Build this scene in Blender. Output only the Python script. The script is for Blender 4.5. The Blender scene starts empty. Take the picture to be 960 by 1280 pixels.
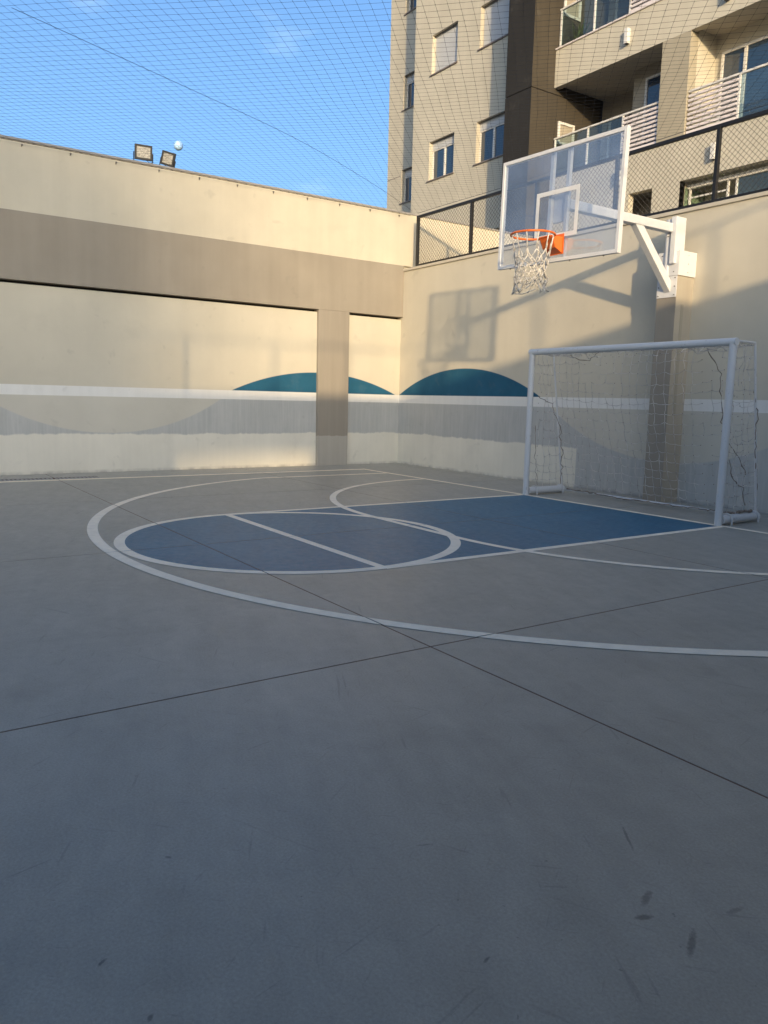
import bpy, bmesh, math, random
from mathutils import Vector, Matrix
random.seed(7)
S = bpy.context.scene
COL = S.collection

# ------------------------------------------------------------------ camera
# Court coordinates used below: x along the end wall (from the corner), y away from the
# end wall into the court, z up.  Blender y = -y.
def W(x, y, z): return Vector((x, -y, z))
YAW, PITCH, ROLL, FPX = 0.9713, -0.1434, 0.0237, 967.3
cp = math.cos(PITCH)
fw = Vector((-math.sin(YAW)*cp, math.cos(YAW)*cp, math.sin(PITCH)))
r0 = fw.cross(Vector((0, 0, 1))).normalized(); u0 = r0.cross(fw)
rt = math.cos(ROLL)*r0 + math.sin(ROLL)*u0
up = -math.sin(ROLL)*r0 + math.cos(ROLL)*u0
cam = bpy.data.cameras.new('camera'); camo = bpy.data.objects.new('camera', cam); COL.objects.link(camo)
M = Matrix((rt, up, -fw)).transposed().to_4x4(); M.translation = W(13.4602, 9.5112, 1.3158)
camo.matrix_world = M
cam.sensor_fit = 'HORIZONTAL'; cam.sensor_width = 36; cam.lens = FPX/960*36
cam.clip_start = .05; cam.clip_end = 6000
S.camera = camo

# ------------------------------------------------------------------ sky, sun, exposure
SUN_TO = Vector((4.77, -2.5, 0.93)).normalized()      # towards the sun (Blender axes)
elev = math.asin(SUN_TO.z); azim = math.atan2(SUN_TO.x, SUN_TO.y)
world = bpy.data.worlds.new('World'); S.world = world; world.use_nodes = True
wn = world.node_tree.nodes; wl = world.node_tree.links; wn.clear()
sky = wn.new('ShaderNodeTexSky'); sky.sky_type = 'NISHITA'; sky.sun_disc = False
sky.sun_elevation = elev; sky.sun_rotation = azim
sky.altitude = 700; sky.air_density = 1.05; sky.dust_density = 9.0; sky.ozone_density = 3.8
tc = wn.new('ShaderNodeTexCoord'); mp = wn.new('ShaderNodeMapping'); mp.inputs['Scale'].default_value = (3, 3, 9)
nz = wn.new('ShaderNodeTexNoise'); nz.inputs['Scale'].default_value = 2.6; nz.inputs['Detail'].default_value = 7; nz.inputs['Roughness'].default_value = .55
rmp = wn.new('ShaderNodeValToRGB'); rmp.color_ramp.elements[0].position = .63; rmp.color_ramp.elements[1].position = .84
rmp.color_ramp.elements[1].color = (.09, .09, .09, 1)
mixc = wn.new('ShaderNodeMixRGB'); mixc.inputs[2].default_value = (6.5, 7.2, 8.2, 1)
bg = wn.new('ShaderNodeBackground'); bg.inputs['Strength'].default_value = 0.15
wo = wn.new('ShaderNodeOutputWorld')
wl.new(tc.outputs['Generated'], mp.inputs['Vector']); wl.new(mp.outputs[0], nz.inputs['Vector'])
wl.new(nz.outputs['Fac'], rmp.inputs[0]); wl.new(rmp.outputs[0], mixc.inputs[0])
wl.new(sky.outputs[0], mixc.inputs[1]); wl.new(mixc.outputs[0], bg.inputs[0]); wl.new(bg.outputs[0], wo.inputs[0])
sun = bpy.data.lights.new('sun', 'SUN'); suno = bpy.data.objects.new('sun', sun); COL.objects.link(suno)
sun.energy = 2.0; sun.angle = math.radians(1.05); sun.color = (.88, .66, .385)
suno.rotation_euler = SUN_TO.to_track_quat('Z', 'Y').to_euler()
S.view_settings.view_transform = 'Standard'; S.view_settings.look = 'None'
S.view_settings.exposure = 1.36; S.view_settings.gamma = 1; S.view_settings.use_curve_mapping = False
S.render.engine = 'CYCLES'
S.cycles.max_bounces = 8; S.cycles.diffuse_bounces = 4; S.cycles.transparent_max_bounces = 16
S.render.resolution_x = 768; S.render.resolution_y = 1024

# ------------------------------------------------------------------ node helper
class NT:
    def __init__(s, name, rough=.7, spec=.3):
        s.m = bpy.data.materials.new(name); s.m.use_nodes = True
        s.t = s.m.node_tree; s.n = s.t.nodes; s.l = s.t.links
        s.b = s.n['Principled BSDF']; s.b.inputs['Roughness'].default_value = rough
        s.b.inputs['Specular IOR Level'].default_value = spec
        g = s.n.new('ShaderNodeNewGeometry'); s.pos = g.outputs['Position']
        sp = s.n.new('ShaderNodeSeparateXYZ'); s.l.new(s.pos, sp.inputs[0])
        s.x, s.yb, s.z = sp.outputs; s._y = None
    @property
    def y(s):
        if s._y is None: s._y = s.math('MULTIPLY', s.yb, -1)
        return s._y
    def put(s, sock, v):
        if isinstance(v, bpy.types.NodeSocket): s.l.new(v, sock)
        else: sock.default_value = v
    def math(s, op, a, b=0, c=None, clamp=False):
        k = s.n.new('ShaderNodeMath'); k.operation = op; k.use_clamp = clamp
        s.put(k.inputs[0], a); s.put(k.inputs[1], b)
        if c is not None: s.put(k.inputs[2], c)
        return k.outputs[0]
    def add(s, a, b): return s.math('ADD', a, b)
    def sub(s, a, b): return s.math('SUBTRACT', a, b)
    def mul(s, a, b): return s.math('MULTIPLY', a, b)
    def step(s, a, b, soft=.004):                 # 1 where a > b
        return s.math('DIVIDE', s.add(s.sub(a, b), soft), 2*soft, clamp=True)
    def inv(s, a): return s.math('SUBTRACT', 1, a)
    def vec(s, a, b, c):
        k = s.n.new('ShaderNodeCombineXYZ')
        for i, v in enumerate((a, b, c)): s.put(k.inputs[i], v)
        return k.outputs[0]
    def scale(s, v, sx, sy, sz):
        k = s.n.new('ShaderNodeMapping'); k.inputs['Scale'].default_value = (sx, sy, sz); s.l.new(v, k.inputs[0]); return k.outputs[0]
    def rotz(s, v, a):
        k = s.n.new('ShaderNodeMapping'); k.inputs['Rotation'].default_value = (0, 0, a); s.l.new(v, k.inputs[0]); return k.outputs[0]
    def noise(s, v=None, sc=5, det=4, rough=.55, dist=0):
        k = s.n.new('ShaderNodeTexNoise'); k.inputs['Scale'].default_value = sc; k.inputs['Detail'].default_value = det
        k.inputs['Roughness'].default_value = rough; k.inputs['Distortion'].default_value = dist
        s.l.new(v or s.pos, k.inputs['Vector']); return k.outputs['Fac']
    def rng(s, v, a, b, c, d):
        k = s.n.new('ShaderNodeMapRange'); k.clamp = True
        for i, q in enumerate((v, a, b, c, d)): s.put(k.inputs[i], q)
        return k.outputs[0]
    def mix(s, f, a, b):
        k = s.n.new('ShaderNodeMixRGB'); s.put(k.inputs[0], f)
        for i, v in ((1, a), (2, b)):
            if isinstance(v, tuple): k.inputs[i].default_value = (*v, 1)
            else: s.l.new(v, k.inputs[i])
        return k.outputs[0]
    def vary(s, c, f, amt):                        # multiply a colour by 1 +- amt
        k = s.n.new('ShaderNodeMixRGB'); k.blend_type = 'MULTIPLY'; k.inputs[0].default_value = 1
        if isinstance(c, tuple): k.inputs[1].default_value = (*c, 1)
        else: s.l.new(c, k.inputs[1])
        v = s.rng(f, .3, .7, 1-amt, 1+amt); s.l.new(s.vec(v, v, v), k.inputs[2]); return k.outputs[0]
    def color(s, c):
        if isinstance(c, tuple): s.b.inputs['Base Color'].default_value = (*c, 1)
        else: s.l.new(c, s.b.inputs['Base Color'])
        return s
    def bump(s, h, strength=.2, dist=.01):
        k = s.n.new('ShaderNodeBump'); k.inputs['Strength'].default_value = strength; k.inputs['Distance'].default_value = dist
        s.l.new(h, k.inputs['Height']); s.l.new(k.outputs[0], s.b.inputs['Normal']); return s
    def rough(s, v): s.l.new(v, s.b.inputs['Roughness']); return s

def simple(name, c, rough=.6, spec=.3, metal=0, var=.08, sc=6, bump=0):
    t = NT(name, rough, spec); n = t.noise(sc=sc, det=5)
    t.color(t.vary(c, n, var)); t.b.inputs['Metallic'].default_value = metal
    if bump: t.bump(t.noise(sc=60, det=3), bump, .004)
    return t.m

CREAM = (.555, .508, .405); TAUPE = (.30, .265, .215); TEAL = (.020, .098, .165)
WHITE = (.74, .72, .67); BRUSH = (.43, .428, .40); OFFW = (.72, .675, .565)

def smudge(t, k):
    a = t.rng(t.noise(sc=3.3, det=2.5, rough=.6, dist=.4), .655, .73, 0, .13)
    k = t.mix(a, k, (.17, .16, .145))
    b = t.rng(t.noise(t.scale(t.pos, .8, .8, .8), sc=1.7, det=8, rough=.75), .55, .72, 0, .10)
    return t.mix(b, k, (.26, .235, .19))
def stucco(name, c, amt=.06, streak=.028):
    t = NT(name, .85, .15)
    n = t.noise(sc=1.3, det=6); s = t.noise(t.scale(t.pos, 5, 5, .35), sc=1, det=4)
    k = t.vary(t.vary(c, n, amt), s, streak)
    k = smudge(t, k); t.color(k); t.bump(t.noise(sc=90, det=4), .12, .004); return t.m

def mural(name, axis, hc, hr, hz, hb, bc, br, bz, brush_to_floor=None):
    """Painted wall: hill over a white band, bowl-shaped sweep and brushed grey below, primer at the foot."""
    t = NT(name, .8, .18); u = t.y if axis == 'y' else t.x; z = t.z
    n1 = t.noise(sc=1.1, det=5); streak = t.noise(t.scale(t.pos, 9, 9, .5), sc=1, det=5, rough=.6)
    fine = t.noise(t.scale(t.pos, 26, 26, 1.6), sc=1, det=4)
    c = t.vary(t.vary(CREAM, n1, .05), t.noise(t.scale(t.pos, 3, 3, .3), sc=1, det=4), .02)
    # hill
    def dist(cc, cz): return t.math('SQRT', t.add(t.math('POWER', t.sub(u, cc), 2), t.math('POWER', t.sub(z, cz), 2)))
    hm = t.mul(t.step(hr, dist(hc, hz), .006), t.step(z, hb, .003))
    c = t.mix(hm, c, t.vary(TEAL, t.noise(sc=2.2, det=5), .12))
    # below the band
    low = t.step(1.30, z, .004)
    gap = t.mul(t.rng(fine, .30, .60, .35, 1), t.rng(t.noise(t.scale(t.pos, 2.2, 2.2, 1.5), sc=1, det=6, rough=.7), .3, .55, .45, 1))
    brushc = t.vary(t.mix(gap, (.51, .50, .465), BRUSH), streak, .045)
    bowl = t.step(br, dist(bc, bz), .010)
    below = t.mix(bowl, brushc, t.vary((.56, .525, .44), n1, .05))
    edge = t.add(.560, t.add(t.mul(t.noise(t.scale(t.pos, 1.6, 1.6, .2), sc=1, det=2), .11), t.mul(t.noise(t.scale(t.pos, 9, 9, 1), sc=1, det=3), .05)))
    offm = t.step(edge, z, .012)
    if brush_to_floor: offm = t.mul(offm, t.step(brush_to_floor, u, .006))
    offc = t.vary(t.vary(OFFW, n1, .06), streak, .025)
    below = t.mix(offm, below, offc)
    c = t.mix(low, c, below)
    band = t.mul(t.step(z, 1.268, .003), t.step(1.43, z, .003))
    c = t.mix(band, c, t.vary(WHITE, streak, .03))
    c = smudge(t, c)
    # grime that has collected at the foot of the wall
    dirt = t.mul(t.rng(z, .005, .06, 1, 0), t.rng(t.noise(t.scale(t.pos, 5, 5, 3), sc=1, det=6), .36, .62, 0, 1))
    c = t.mix(t.mul(dirt, .5), c, (.15, .14, .125))
    t.color(c); t.bump(t.noise(sc=75, det=4), .14, .004); return t.m

MT = {}
MT['cream'] = stucco('cream_stucco', CREAM)
MT['taupe'] = stucco('taupe_paint', TAUPE, .06, .045)
MT['mural_side'] = mural('side_wall_mural', 'y', 1.93, 4.49, -2.67, 1.43, 5.95, 3.53, 4.19)
MT['mural_end'] = mural('end_wall_mural', 'x', 2.05, 4.37, -2.43, 1.43, 6.6, 3.83, 4.36, 4.95)
t = NT('pier_paint', .85, .15)
e = t.add(.56, t.mul(t.noise(t.scale(t.pos, 6, 6, 1), sc=1, det=3), .06))
t.color(t.vary(t.mix(t.step(e, t.z, .008), TAUPE, (.42, .385, .325)), t.noise(t.scale(t.pos, 6, 6, .4), sc=1, det=4), .07)); MT['pier'] = t.m
MT['greige'] = stucco('pilaster_body_greige', (.42, .37, .29), .05, .05)  # body tone, lighter than the taupe front skin
MT['dark'] = simple('dark_interior', (.03, .028, .026), .9, .1)
MT['coping'] = stucco('coping_stone', (.52, .47, .38))
MT['flashing'] = simple('grey_flashing', (.27, .26, .25), .5, .4)

# floor: painted concrete, scuffed, slightly glossy
def floor_mat(name, c, c2, blue=False):
    t = NT(name, .5, .30 if not blue else .25)
    big = t.noise(sc=.55, det=6, rough=.6, dist=.5); mid = t.noise(sc=3.2, det=6, rough=.65)
    k = t.mix(t.rng(big, .3, .7, 0, 1), c, c2)
    k = t.vary(t.vary(k, mid, .055), t.noise(t.scale(t.rotz(t.pos, .35), 1.2, 7, 1), sc=1, det=6, rough=.65), .07)
    for a, sx, sy, lo, amt in ((.5, 2.2, 30, .672, .2), (1.35, 2.6, 44, .68, .2), (-.45, 1.9, 26, .68, .18), (2.3, 6, 60, .665, .16), (.95, 5, 70, .67, .16)):
        v = t.scale(t.rotz(t.pos, a), sx, sy, 1)
        sc = t.rng(t.noise(v, sc=1, det=3, rough=.5), lo, lo+.05, 0, amt)
        k = t.mix(sc, k, (.052, .055, .06))
    k = t.vary(t.vary(k, t.noise(sc=1.6, det=9, rough=.62, dist=2.5), .06), t.noise(sc=110, det=4, rough=.75), .15)
    dust = t.rng(t.noise(sc=9, det=8, rough=.7), .60, .75, 0, .22); k = t.mix(dust, k, (.30, .29, .275))
    if not blue:
        spk = t.rng(t.noise(sc=34, det=3), .72, .75, 0, .4); k = t.mix(spk, k, (.05, .05, .055))
        # dark sole prints and skid marks: centre x, y, half length, half width, angle, strength
        for mx, my, hl, hw, an, st in MARKS:
            px = t.sub(t.x, mx); py = t.sub(t.y, my); ca, sa = math.cos(an), math.sin(an)
            q = t.math('DIVIDE', t.add(t.mul(px, ca), t.mul(py, sa)), hl); w = t.math('DIVIDE', t.sub(t.mul(py, ca), t.mul(px, sa)), hw)
            d = t.add(t.math('POWER', q, 2), t.math('POWER', w, 2))
            d = t.add(d, t.mul(t.sub(t.noise(sc=55, det=5, rough=.7), .5), 2.4))
            k = t.mix(t.rng(d, .2, 1.25, st*.75, 0), k, (.022, .026, .032))
    t.color(k)
    t.rough(t.rng(t.noise(sc=14, det=6, rough=.7), .3, .7, .36, .50))
    t.bump(t.noise(sc=38, det=6, rough=.6), .05, .003); return t.m
# px -> floor, used for the print marks
def floor_at(u, v):
    d = fw*FPX + rt*(u-480) - up*(v-640); o = camo.matrix_world.translation
    k = -o.z/d.z; p = o + d*k; return p.x, -p.y
MARKS = []
for (u1, v1, u2, v2, hw, st) in ((812, 1113, 804, 1133, .012, .6), (792, 1148, 817, 1145, .011, .7), (867, 1162, 862, 1198, .010, .6),
                                 (908, 1143, 930, 1133, .009, .4), (776, 1029, 793, 1066, .005, .6), (604, 1204, 612, 1196, .005, .7),
                                 (185, 1277, 190, 1268, .006, .7), (122, 1208, 133, 1198, .005, .8), (207, 1071, 214, 1072, .006, .6), (520, 1057, 542, 1055, .004, .45)):
    a = floor_at(u1, v1); b = floor_at(u2, v2)
    MARKS.append(((a[0]+b[0])/2, (a[1]+b[1])/2, max(.012, math.dist(a, b)/2), hw, math.atan2(b[1]-a[1], b[0]-a[0]), st))
MT['floor'] = floor_mat('grey_court_paint', (.325, .312, .268), (.362, .345, .296))
MT['blue'] = floor_mat('blue_court_paint', (.016, .126, .218), (.026, .150, .248), True)
t = NT('white_line_paint', .7, .18)
k = t.vary((.92, .815, .645), t.noise(sc=7, det=7, rough=.7), .10)
wear = t.rng(t.noise(t.scale(t.pos, 3, 3, 3), sc=6, det=9, rough=.75), .60, .76, 0, .5)
t.color(t.mix(wear, k, (.42, .41, .39))); MT['line'] = t.m
MT['sealant'] = simple('brown_joint_sealant', (.15, .082, .056), .85, .15, 0, .25, 12)
MT['ground'] = simple('ground_soil', (.13, .12, .10), .95, .1, 0, .2, .4)
MT['steel'] = simple('white_painted_steel', (.70, .69, .67), .35, .5, 0, .03, 8)
MT['goalpaint'] = None
t = NT('goal_white_paint', .38, .5)
w = t.rng(t.noise(t.scale(t.pos, 5, 5, 2), sc=5, det=7, rough=.7), .62, .72, 0, .7)
t.color(t.mix(w, (.62, .62, .61), (.25, .22, .19))); MT['goalpaint'] = t.m
MT['black'] = simple('black_painted_metal', (.014, .0135, .014), .45, .4)
MT['wire'] = simple('fence_wire', (.05, .047, .045), .5, .4)
MT['orange'] = simple('orange_rim_paint', (.80, .155, .02), .4, .45, 0, .08, 20)
MT['hoopnet'] = simple('hoop_cord', (.62, .575, .50), .9, .1, 0, .3, 30)
MT['goalnet'] = simple('goal_net_cord', (.52, .49, .45), .9, .1, 0, .4, 8)
MT['oldrope'] = simple('old_dirty_rope', (.23, .19, .155), .95, .1, 0, .35, 20)
MT['netcord'] = simple('dark_net_cord', (.028, .034, .05), .8, .2)
MT['bolt'] = simple('bolt_steel', (.18, .16, .14), .4, .5, .6)
MT['pvc'] = simple('grey_pole_paint', (.55, .56, .58), .4, .4)
# building
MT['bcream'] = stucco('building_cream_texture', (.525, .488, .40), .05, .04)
MT['bgrey'] = stucco('building_greige_texture', (.36, .325, .25), .05, .05)
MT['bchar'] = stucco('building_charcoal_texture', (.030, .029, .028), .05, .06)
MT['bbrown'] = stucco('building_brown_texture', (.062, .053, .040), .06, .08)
MT['bsoffit'] = stucco('soffit_plaster', (.50, .46, .39), .04, .02)
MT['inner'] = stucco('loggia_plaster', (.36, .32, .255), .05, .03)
MT['alu'] = simple('white_aluminium', (.66, .64, .60), .35, .5, 0, .04)
MT['slat'] = simple('white_slat', (.68, .62, .60), .4, .4, 0, .05)
MT['shutter'] = simple('grey_roller_shutter', (.50, .51, .52), .5, .4, 0, .05, 3)
MT['granite'] = simple('granite_sill', (.20, .17, .15), .5, .4, 0, .2, 30)
def pane(name, tint, rough=.04, spec=.8):
    t = NT(name, rough, spec); t.color(t.vary(tint, t.noise(sc=1.1, det=2), .2)); t.b.inputs['IOR'].default_value = 1.7
    t.bump(t.noise(sc=1.7, det=2), .05, .03); return t.m
MT['pane'] = pane('window_glass', (.020, .040, .070))  # blue base tint imitates the sky's reflection in the panes
def clear(name, tint, haze, gloss, hazecol, rough=.03):
    m = bpy.data.materials.new(name); m.use_nodes = True; n = m.node_tree.nodes; l = m.node_tree.links; n.clear()
    tr = n.new('ShaderNodeBsdfTransparent'); tr.inputs[0].default_value = (*tint, 1)
    gl = n.new('ShaderNodeBsdfGlossy'); gl.inputs['Roughness'].default_value = rough
    df = n.new('ShaderNodeBsdfDiffuse'); df.inputs[0].default_value = (*hazecol, 1)
    lw = n.new('ShaderNodeLayerWeight'); lw.inputs[0].default_value = .5
    pw = n.new('ShaderNodeMath'); pw.operation = 'POWER'; pw.inputs[1].default_value = 4; l.new(lw.outputs['Facing'], pw.inputs[0])
    ma = n.new('ShaderNodeMath'); ma.operation = 'MULTIPLY_ADD'; ma.inputs[1].default_value = .9-gloss; ma.inputs[2].default_value = gloss; l.new(pw.outputs[0], ma.inputs[0])
    ns = n.new('ShaderNodeTexNoise'); ns.inputs['Scale'].default_value = 2.2; ns.inputs['Detail'].default_value = 5
    g = n.new('ShaderNodeNewGeometry'); l.new(g.outputs['Position'], ns.inputs['Vector'])
    mr = n.new('ShaderNodeMapRange'); mr.inputs[1].default_value = .3; mr.inputs[2].default_value = .7; mr.inputs[3].default_value = haze*.6; mr.inputs[4].default_value = haze*1.4
    l.new(ns.outputs['Fac'], mr.inputs[0])
    a = n.new('ShaderNodeMixShader'); b = n.new('ShaderNodeMixShader'); o = n.new('ShaderNodeOutputMaterial')
    l.new(mr.outputs[0], a.inputs[0]); l.new(tr.outputs[0], a.inputs[1]); l.new(df.outputs[0], a.inputs[2])
    l.new(ma.outputs[0], b.inputs[0]); l.new(a.outputs[0], b.inputs[1]); l.new(gl.outputs[0], b.inputs[2]); l.new(b.outputs[0], o.inputs[0]); return m
MT['acrylic'] = clear('clear_acrylic', (.93, .95, .98), .13, .09, (.52, .65, .90))  # bluish haze colour stands in for sky reflected in the board
MT['railglass'] = clear('railing_glass', (.74, .83, .85), .03, .07, (.5, .6, .62))
MT['greenglass'] = clear('green_glass', (.70, .80, .72), .06, .06, (.5, .6, .5))

# ------------------------------------------------------------------ mesh helpers (court coordinates)
class MB:
    def __init__(s): s.v = []; s.f = []
    def box(s, x0, x1, y0, y1, z0, z1):
        i = len(s.v)
        for z in (z0, z1):
            for y in (y0, y1):
                for x in (x0, x1): s.v.append((x, y, z))
        for q in ((0, 1, 3, 2), (4, 6, 7, 5), (0, 4, 5, 1), (2, 3, 7, 6), (0, 2, 6, 4), (1, 5, 7, 3)): s.f.append(tuple(i+k for k in q))
        return s
    def prism(s, pts, off):
        """closed polygon pts (3d) extruded by off"""
        i = len(s.v); n = len(pts)
        s.v += [tuple(p) for p in pts] + [tuple(Vector(p)+Vector(off)) for p in pts]
        s.f.append(tuple(range(i, i+n))); s.f.append(tuple(range(i+2*n-1, i+n-1, -1)))
        for k in range(n): s.f.append((i+k, i+(k+1) % n, i+n+(k+1) % n, i+n+k))
        return s
    def tube(s, pts, r, n=8, cap=True, closed=False):
        pts = [Vector(p) for p in pts]; m = len(pts); i0 = len(s.v); prev = None
        for k, p in enumerate(pts):
            a = pts[k-1] if (k > 0 or closed) else p; b = pts[(k+1) % m] if (k < m-1 or closed) else p
            d = (b-a); d = d.normalized() if d.length > 1e-9 else Vector((0, 0, 1))
            if prev is None:
                h = Vector((0, 0, 1)) if abs(d.z) < .9 else Vector((1, 0, 0)); e1 = d.cross(h).normalized()
            else:
                e1 = (prev - d*prev.dot(d)).normalized()
            prev = e1; e2 = d.cross(e1); rr = r[k] if isinstance(r, (list, tuple)) else r
            for j in range(n):
                t = 2*math.pi*(j+.5)/n; s.v.append(tuple(p + e1*math.cos(t)*rr + e2*math.sin(t)*rr))
        for k in range(m if closed else m-1):
            for j in range(n):
                a = i0+k*n+j; b = i0+k*n+(j+1) % n; kk = ((k+1) % m); c = i0+kk*n+(j+1) % n; d = i0+kk*n+j; s.f.append((a, b, c, d))
        if cap and not closed:
            s.f.append(tuple(i0+j for j in range(n-1, -1, -1))); s.f.append(tuple(i0+(m-1)*n+j for j in range(n)))
        return s
    def build(s, name, mat, parent=None, bevel=0, smooth=False, xf=None, recalc=True, kind=None):
        vs = s.v if xf is None else [tuple(xf(Vector(v))) for v in s.v]
        me = bpy.data.meshes.new(name); me.from_pydata([(x, -y, z) for x, y, z in vs], [], [f[::-1] for f in s.f])
        if recalc:
            bm = bmesh.new(); bm.from_mesh(me); bmesh.ops.recalc_face_normals(bm, faces=bm.faces); bm.to_mesh(me); bm.free()
        if smooth:
            for p in me.polygons: p.use_smooth = True
        me.materials.append(MT[mat] if isinstance(mat, str) else mat)
        o = bpy.data.objects.new(name, me); COL.objects.link(o)
        if parent is not None:
            o.parent = parent; o.matrix_parent_inverse = Matrix.Translation(-parent.location) if parent.type == 'EMPTY' else Matrix()
        if bevel:
            b = o.modifiers.new('bevel', 'BEVEL'); b.width = bevel; b.segments = 2; b.limit_method = 'ANGLE'; b.angle_limit = math.radians(40)
        if kind: o['kind'] = kind
        return o
def thing(name, label, cat, at, group=None):
    o = bpy.data.objects.new(name, None); COL.objects.link(o); o.location = W(*at); o.empty_display_size = .2
    o['label'] = label; o['category'] = cat
    if group: o['group'] = group
    return o
def tag(o, label, cat, group=None):
    o['label'] = label; o['category'] = cat
    if group: o['group'] = group
    return o
def B(*a): return MB().box(*a)

# ------------------------------------------------------------------ ground and court floor
g = MB(); g.v = [(-1500, -1500, -.13), (1500, -1500, -.13), (1500, 1500, -.13), (-1500, 1500, -.13)]; g.f = [(0, 1, 2, 3)]
g.build('ground', 'ground')['kind'] = 'structure'
XR, YN = 13.86, 21.0
fl = B(0.0, XR, 0.0, YN, -.12, -.0549).build('court_floor', 'dark'); fl['kind'] = 'structure'
JX = [0.0, 3.63, 6.92, 10.27, XR]; JY = [0.0, .26, 3.63, 7.005, 10.38, 13.75, 17.12, YN]; GAP = .0055
for x in JX[1:-1]: B(x-GAP-.001, x+GAP+.001, .01, YN-.01, -.054, -.0022).build('joint_sealant', 'sealant', fl)
for y in JY[1:-1]: B(.01, XR-.01, y-GAP-.001, y+GAP+.001, -.054, -.0018).build('joint_sealant', 'sealant', fl)
DR0, DR1, DRY = .60, .84, 6.35          # drain channel along the side wall
for i in range(len(JX)-1):
    for j in range(len(JY)-1):
        x0, x1, y0, y1 = JX[i]+GAP, JX[i+1]-GAP, JY[j]+GAP, JY[j+1]-GAP
        parts = [(x0, x1, y0, y1)]
        if i == 0 and y1 > DRY:
            parts = [(x0, DR0, max(y0, DRY), y1), (DR1, x1, max(y0, DRY), y1)]
            if y0 < DRY: parts.append((x0, x1, y0, DRY))
        m = MB()
        for q in parts: m.box(*q, -.055, 0)
        m.build('slab', 'floor', fl)
gr = MB(); y = DRY+.02
while y < 14:
    gr.box(DR0+.012, DR1-.012, y, y+.028, -.03, -.004); y += .06
gr.box(DR0+.002, DR0+.012, DRY+.01, 14, -.05, -.003); gr.box(DR1-.012, DR1-.002, DRY+.01, 14, -.05, -.003)
gd = thing('drain_grate', 'dark slotted drain grate in the floor along the side wall', 'drain', (.72, 8, 0))
gr.build('grate_bars', 'flashing', gd, kind='stuff')

# painted markings: thin sheets, cut open over the joints
def paint(name, quads, z, mat='line'):
    bm = bmesh.new()
    for q in quads:
        bm.faces.new([bm.verts.new((x, -y, z)) for x, y in q])
    bmesh.ops.remove_doubles(bm, verts=bm.verts, dist=1e-5)
    for ax, vals in ((0, JX[1:-1]), (1, JY[1:-1])):
        for c in vals:
            for sgn in (-1, 1):
                co = Vector((0, 0, 0)); no = Vector((0, 0, 0)); co[ax] = (c+sgn*GAP)*(1 if ax == 0 else -1); no[ax] = 1
                bmesh.ops.bisect_plane(bm, geom=bm.verts[:]+bm.edges[:]+bm.faces[:], plane_co=co, plane_no=no, dist=1e-6)
            kill = [f for f in bm.faces if abs(f.calc_center_median()[ax]*(1 if ax == 0 else -1)-c) < GAP]
            bmesh.ops.delete(bm, geom=kill, context='FACES')
    bmesh.ops.recalc_face_normals(bm, faces=bm.faces)
    for f in bm.faces:
        if f.normal.z < 0: f.normal_flip()
    me = bpy.data.meshes.new(name); bm.to_mesh(me); bm.free(); me.materials.append(MT[mat])
    o = bpy.data.objects.new(name, me); COL.objects.link(o); o['kind'] = 'structure'; return o
def seg(x0, y0, x1, y1, w):
    d = Vector((x1-x0, y1-y0)).normalized(); n = Vector((-d.y, d.x))*w/2
    return [((x0+n.x, y0+n.y), (x1+n.x, y1+n.y), (x1-n.x, y1-n.y), (x0-n.x, y0-n.y))]
def arc(cx, cy, r, a0, a1, w, n=64):
    q = []
    for k in range(n):
        t0 = a0+(a1-a0)*k/n; t1 = a0+(a1-a0)*(k+1)/n
        q.append(tuple((cx+rr*math.cos(t), cy+rr*math.sin(t)) for rr, t in ((r-w/2, t0), (r+w/2, t0), (r+w/2, t1), (r-w/2, t1))))
    return q
KC, KW, GY, FTY, LW = 6.927, 3.166, 1.511, 6.111, .085
hw = KW/2; pi = math.pi
blue = [((KC-hw, GY), (KC+hw, GY), (KC+hw, FTY), (KC-hw, FTY))]
for k in range(48):
    t0, t1 = pi*k/48, pi*(k+1)/48
    blue.append(((KC, FTY), (KC+hw*math.cos(t0), FTY+hw*math.sin(t0)), (KC+hw*math.cos(t1), FTY+hw*math.sin(t1))))
paint('blue_key_paint', blue, .0012, 'blue')
paint('key_side_line', seg(KC-hw, GY, KC-hw, FTY, LW), .0020)
paint('key_side_line', seg(KC+hw, GY, KC+hw, FTY, LW), .0020)
paint('free_throw_line', seg(KC-hw, FTY, KC+hw, FTY, LW), .0024)
paint('free_throw_circle', arc(KC, FTY, 1.568, 0, 2*pi, .095, 96), .0028)
# three-point line: straight sides, then an arc
RB, YB, XS = 5.29, 2.51, 5.07
ta = math.acos(XS/RB)
q = arc(KC, YB, RB, ta, pi-ta, .10, 96)
ye = YB+RB*math.sin(ta)
q += seg(KC-XS, GY, KC-XS, ye, .10)+seg(KC+XS, GY, KC+XS, ye, .10)
paint('three_point_line', q, .0032)
A, RQ = .76, 3.19
paint('goal_area_line', arc(KC+A, GY, RQ, 0, pi/2, .085)+seg(KC-A, GY+RQ, KC+A, GY+RQ, .085)+arc(KC-A, GY, RQ, pi/2, pi, .085), .0036)
paint('goal_line', seg(1.05, GY, 12.8, GY, .09), .0040)
paint('side_line', seg(1.05, GY-.045, 1.05, YN-1, .14), .0044)
paint('side_line', seg(12.8, GY-.045, 12.8, YN-1, .14), .0044)

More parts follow.
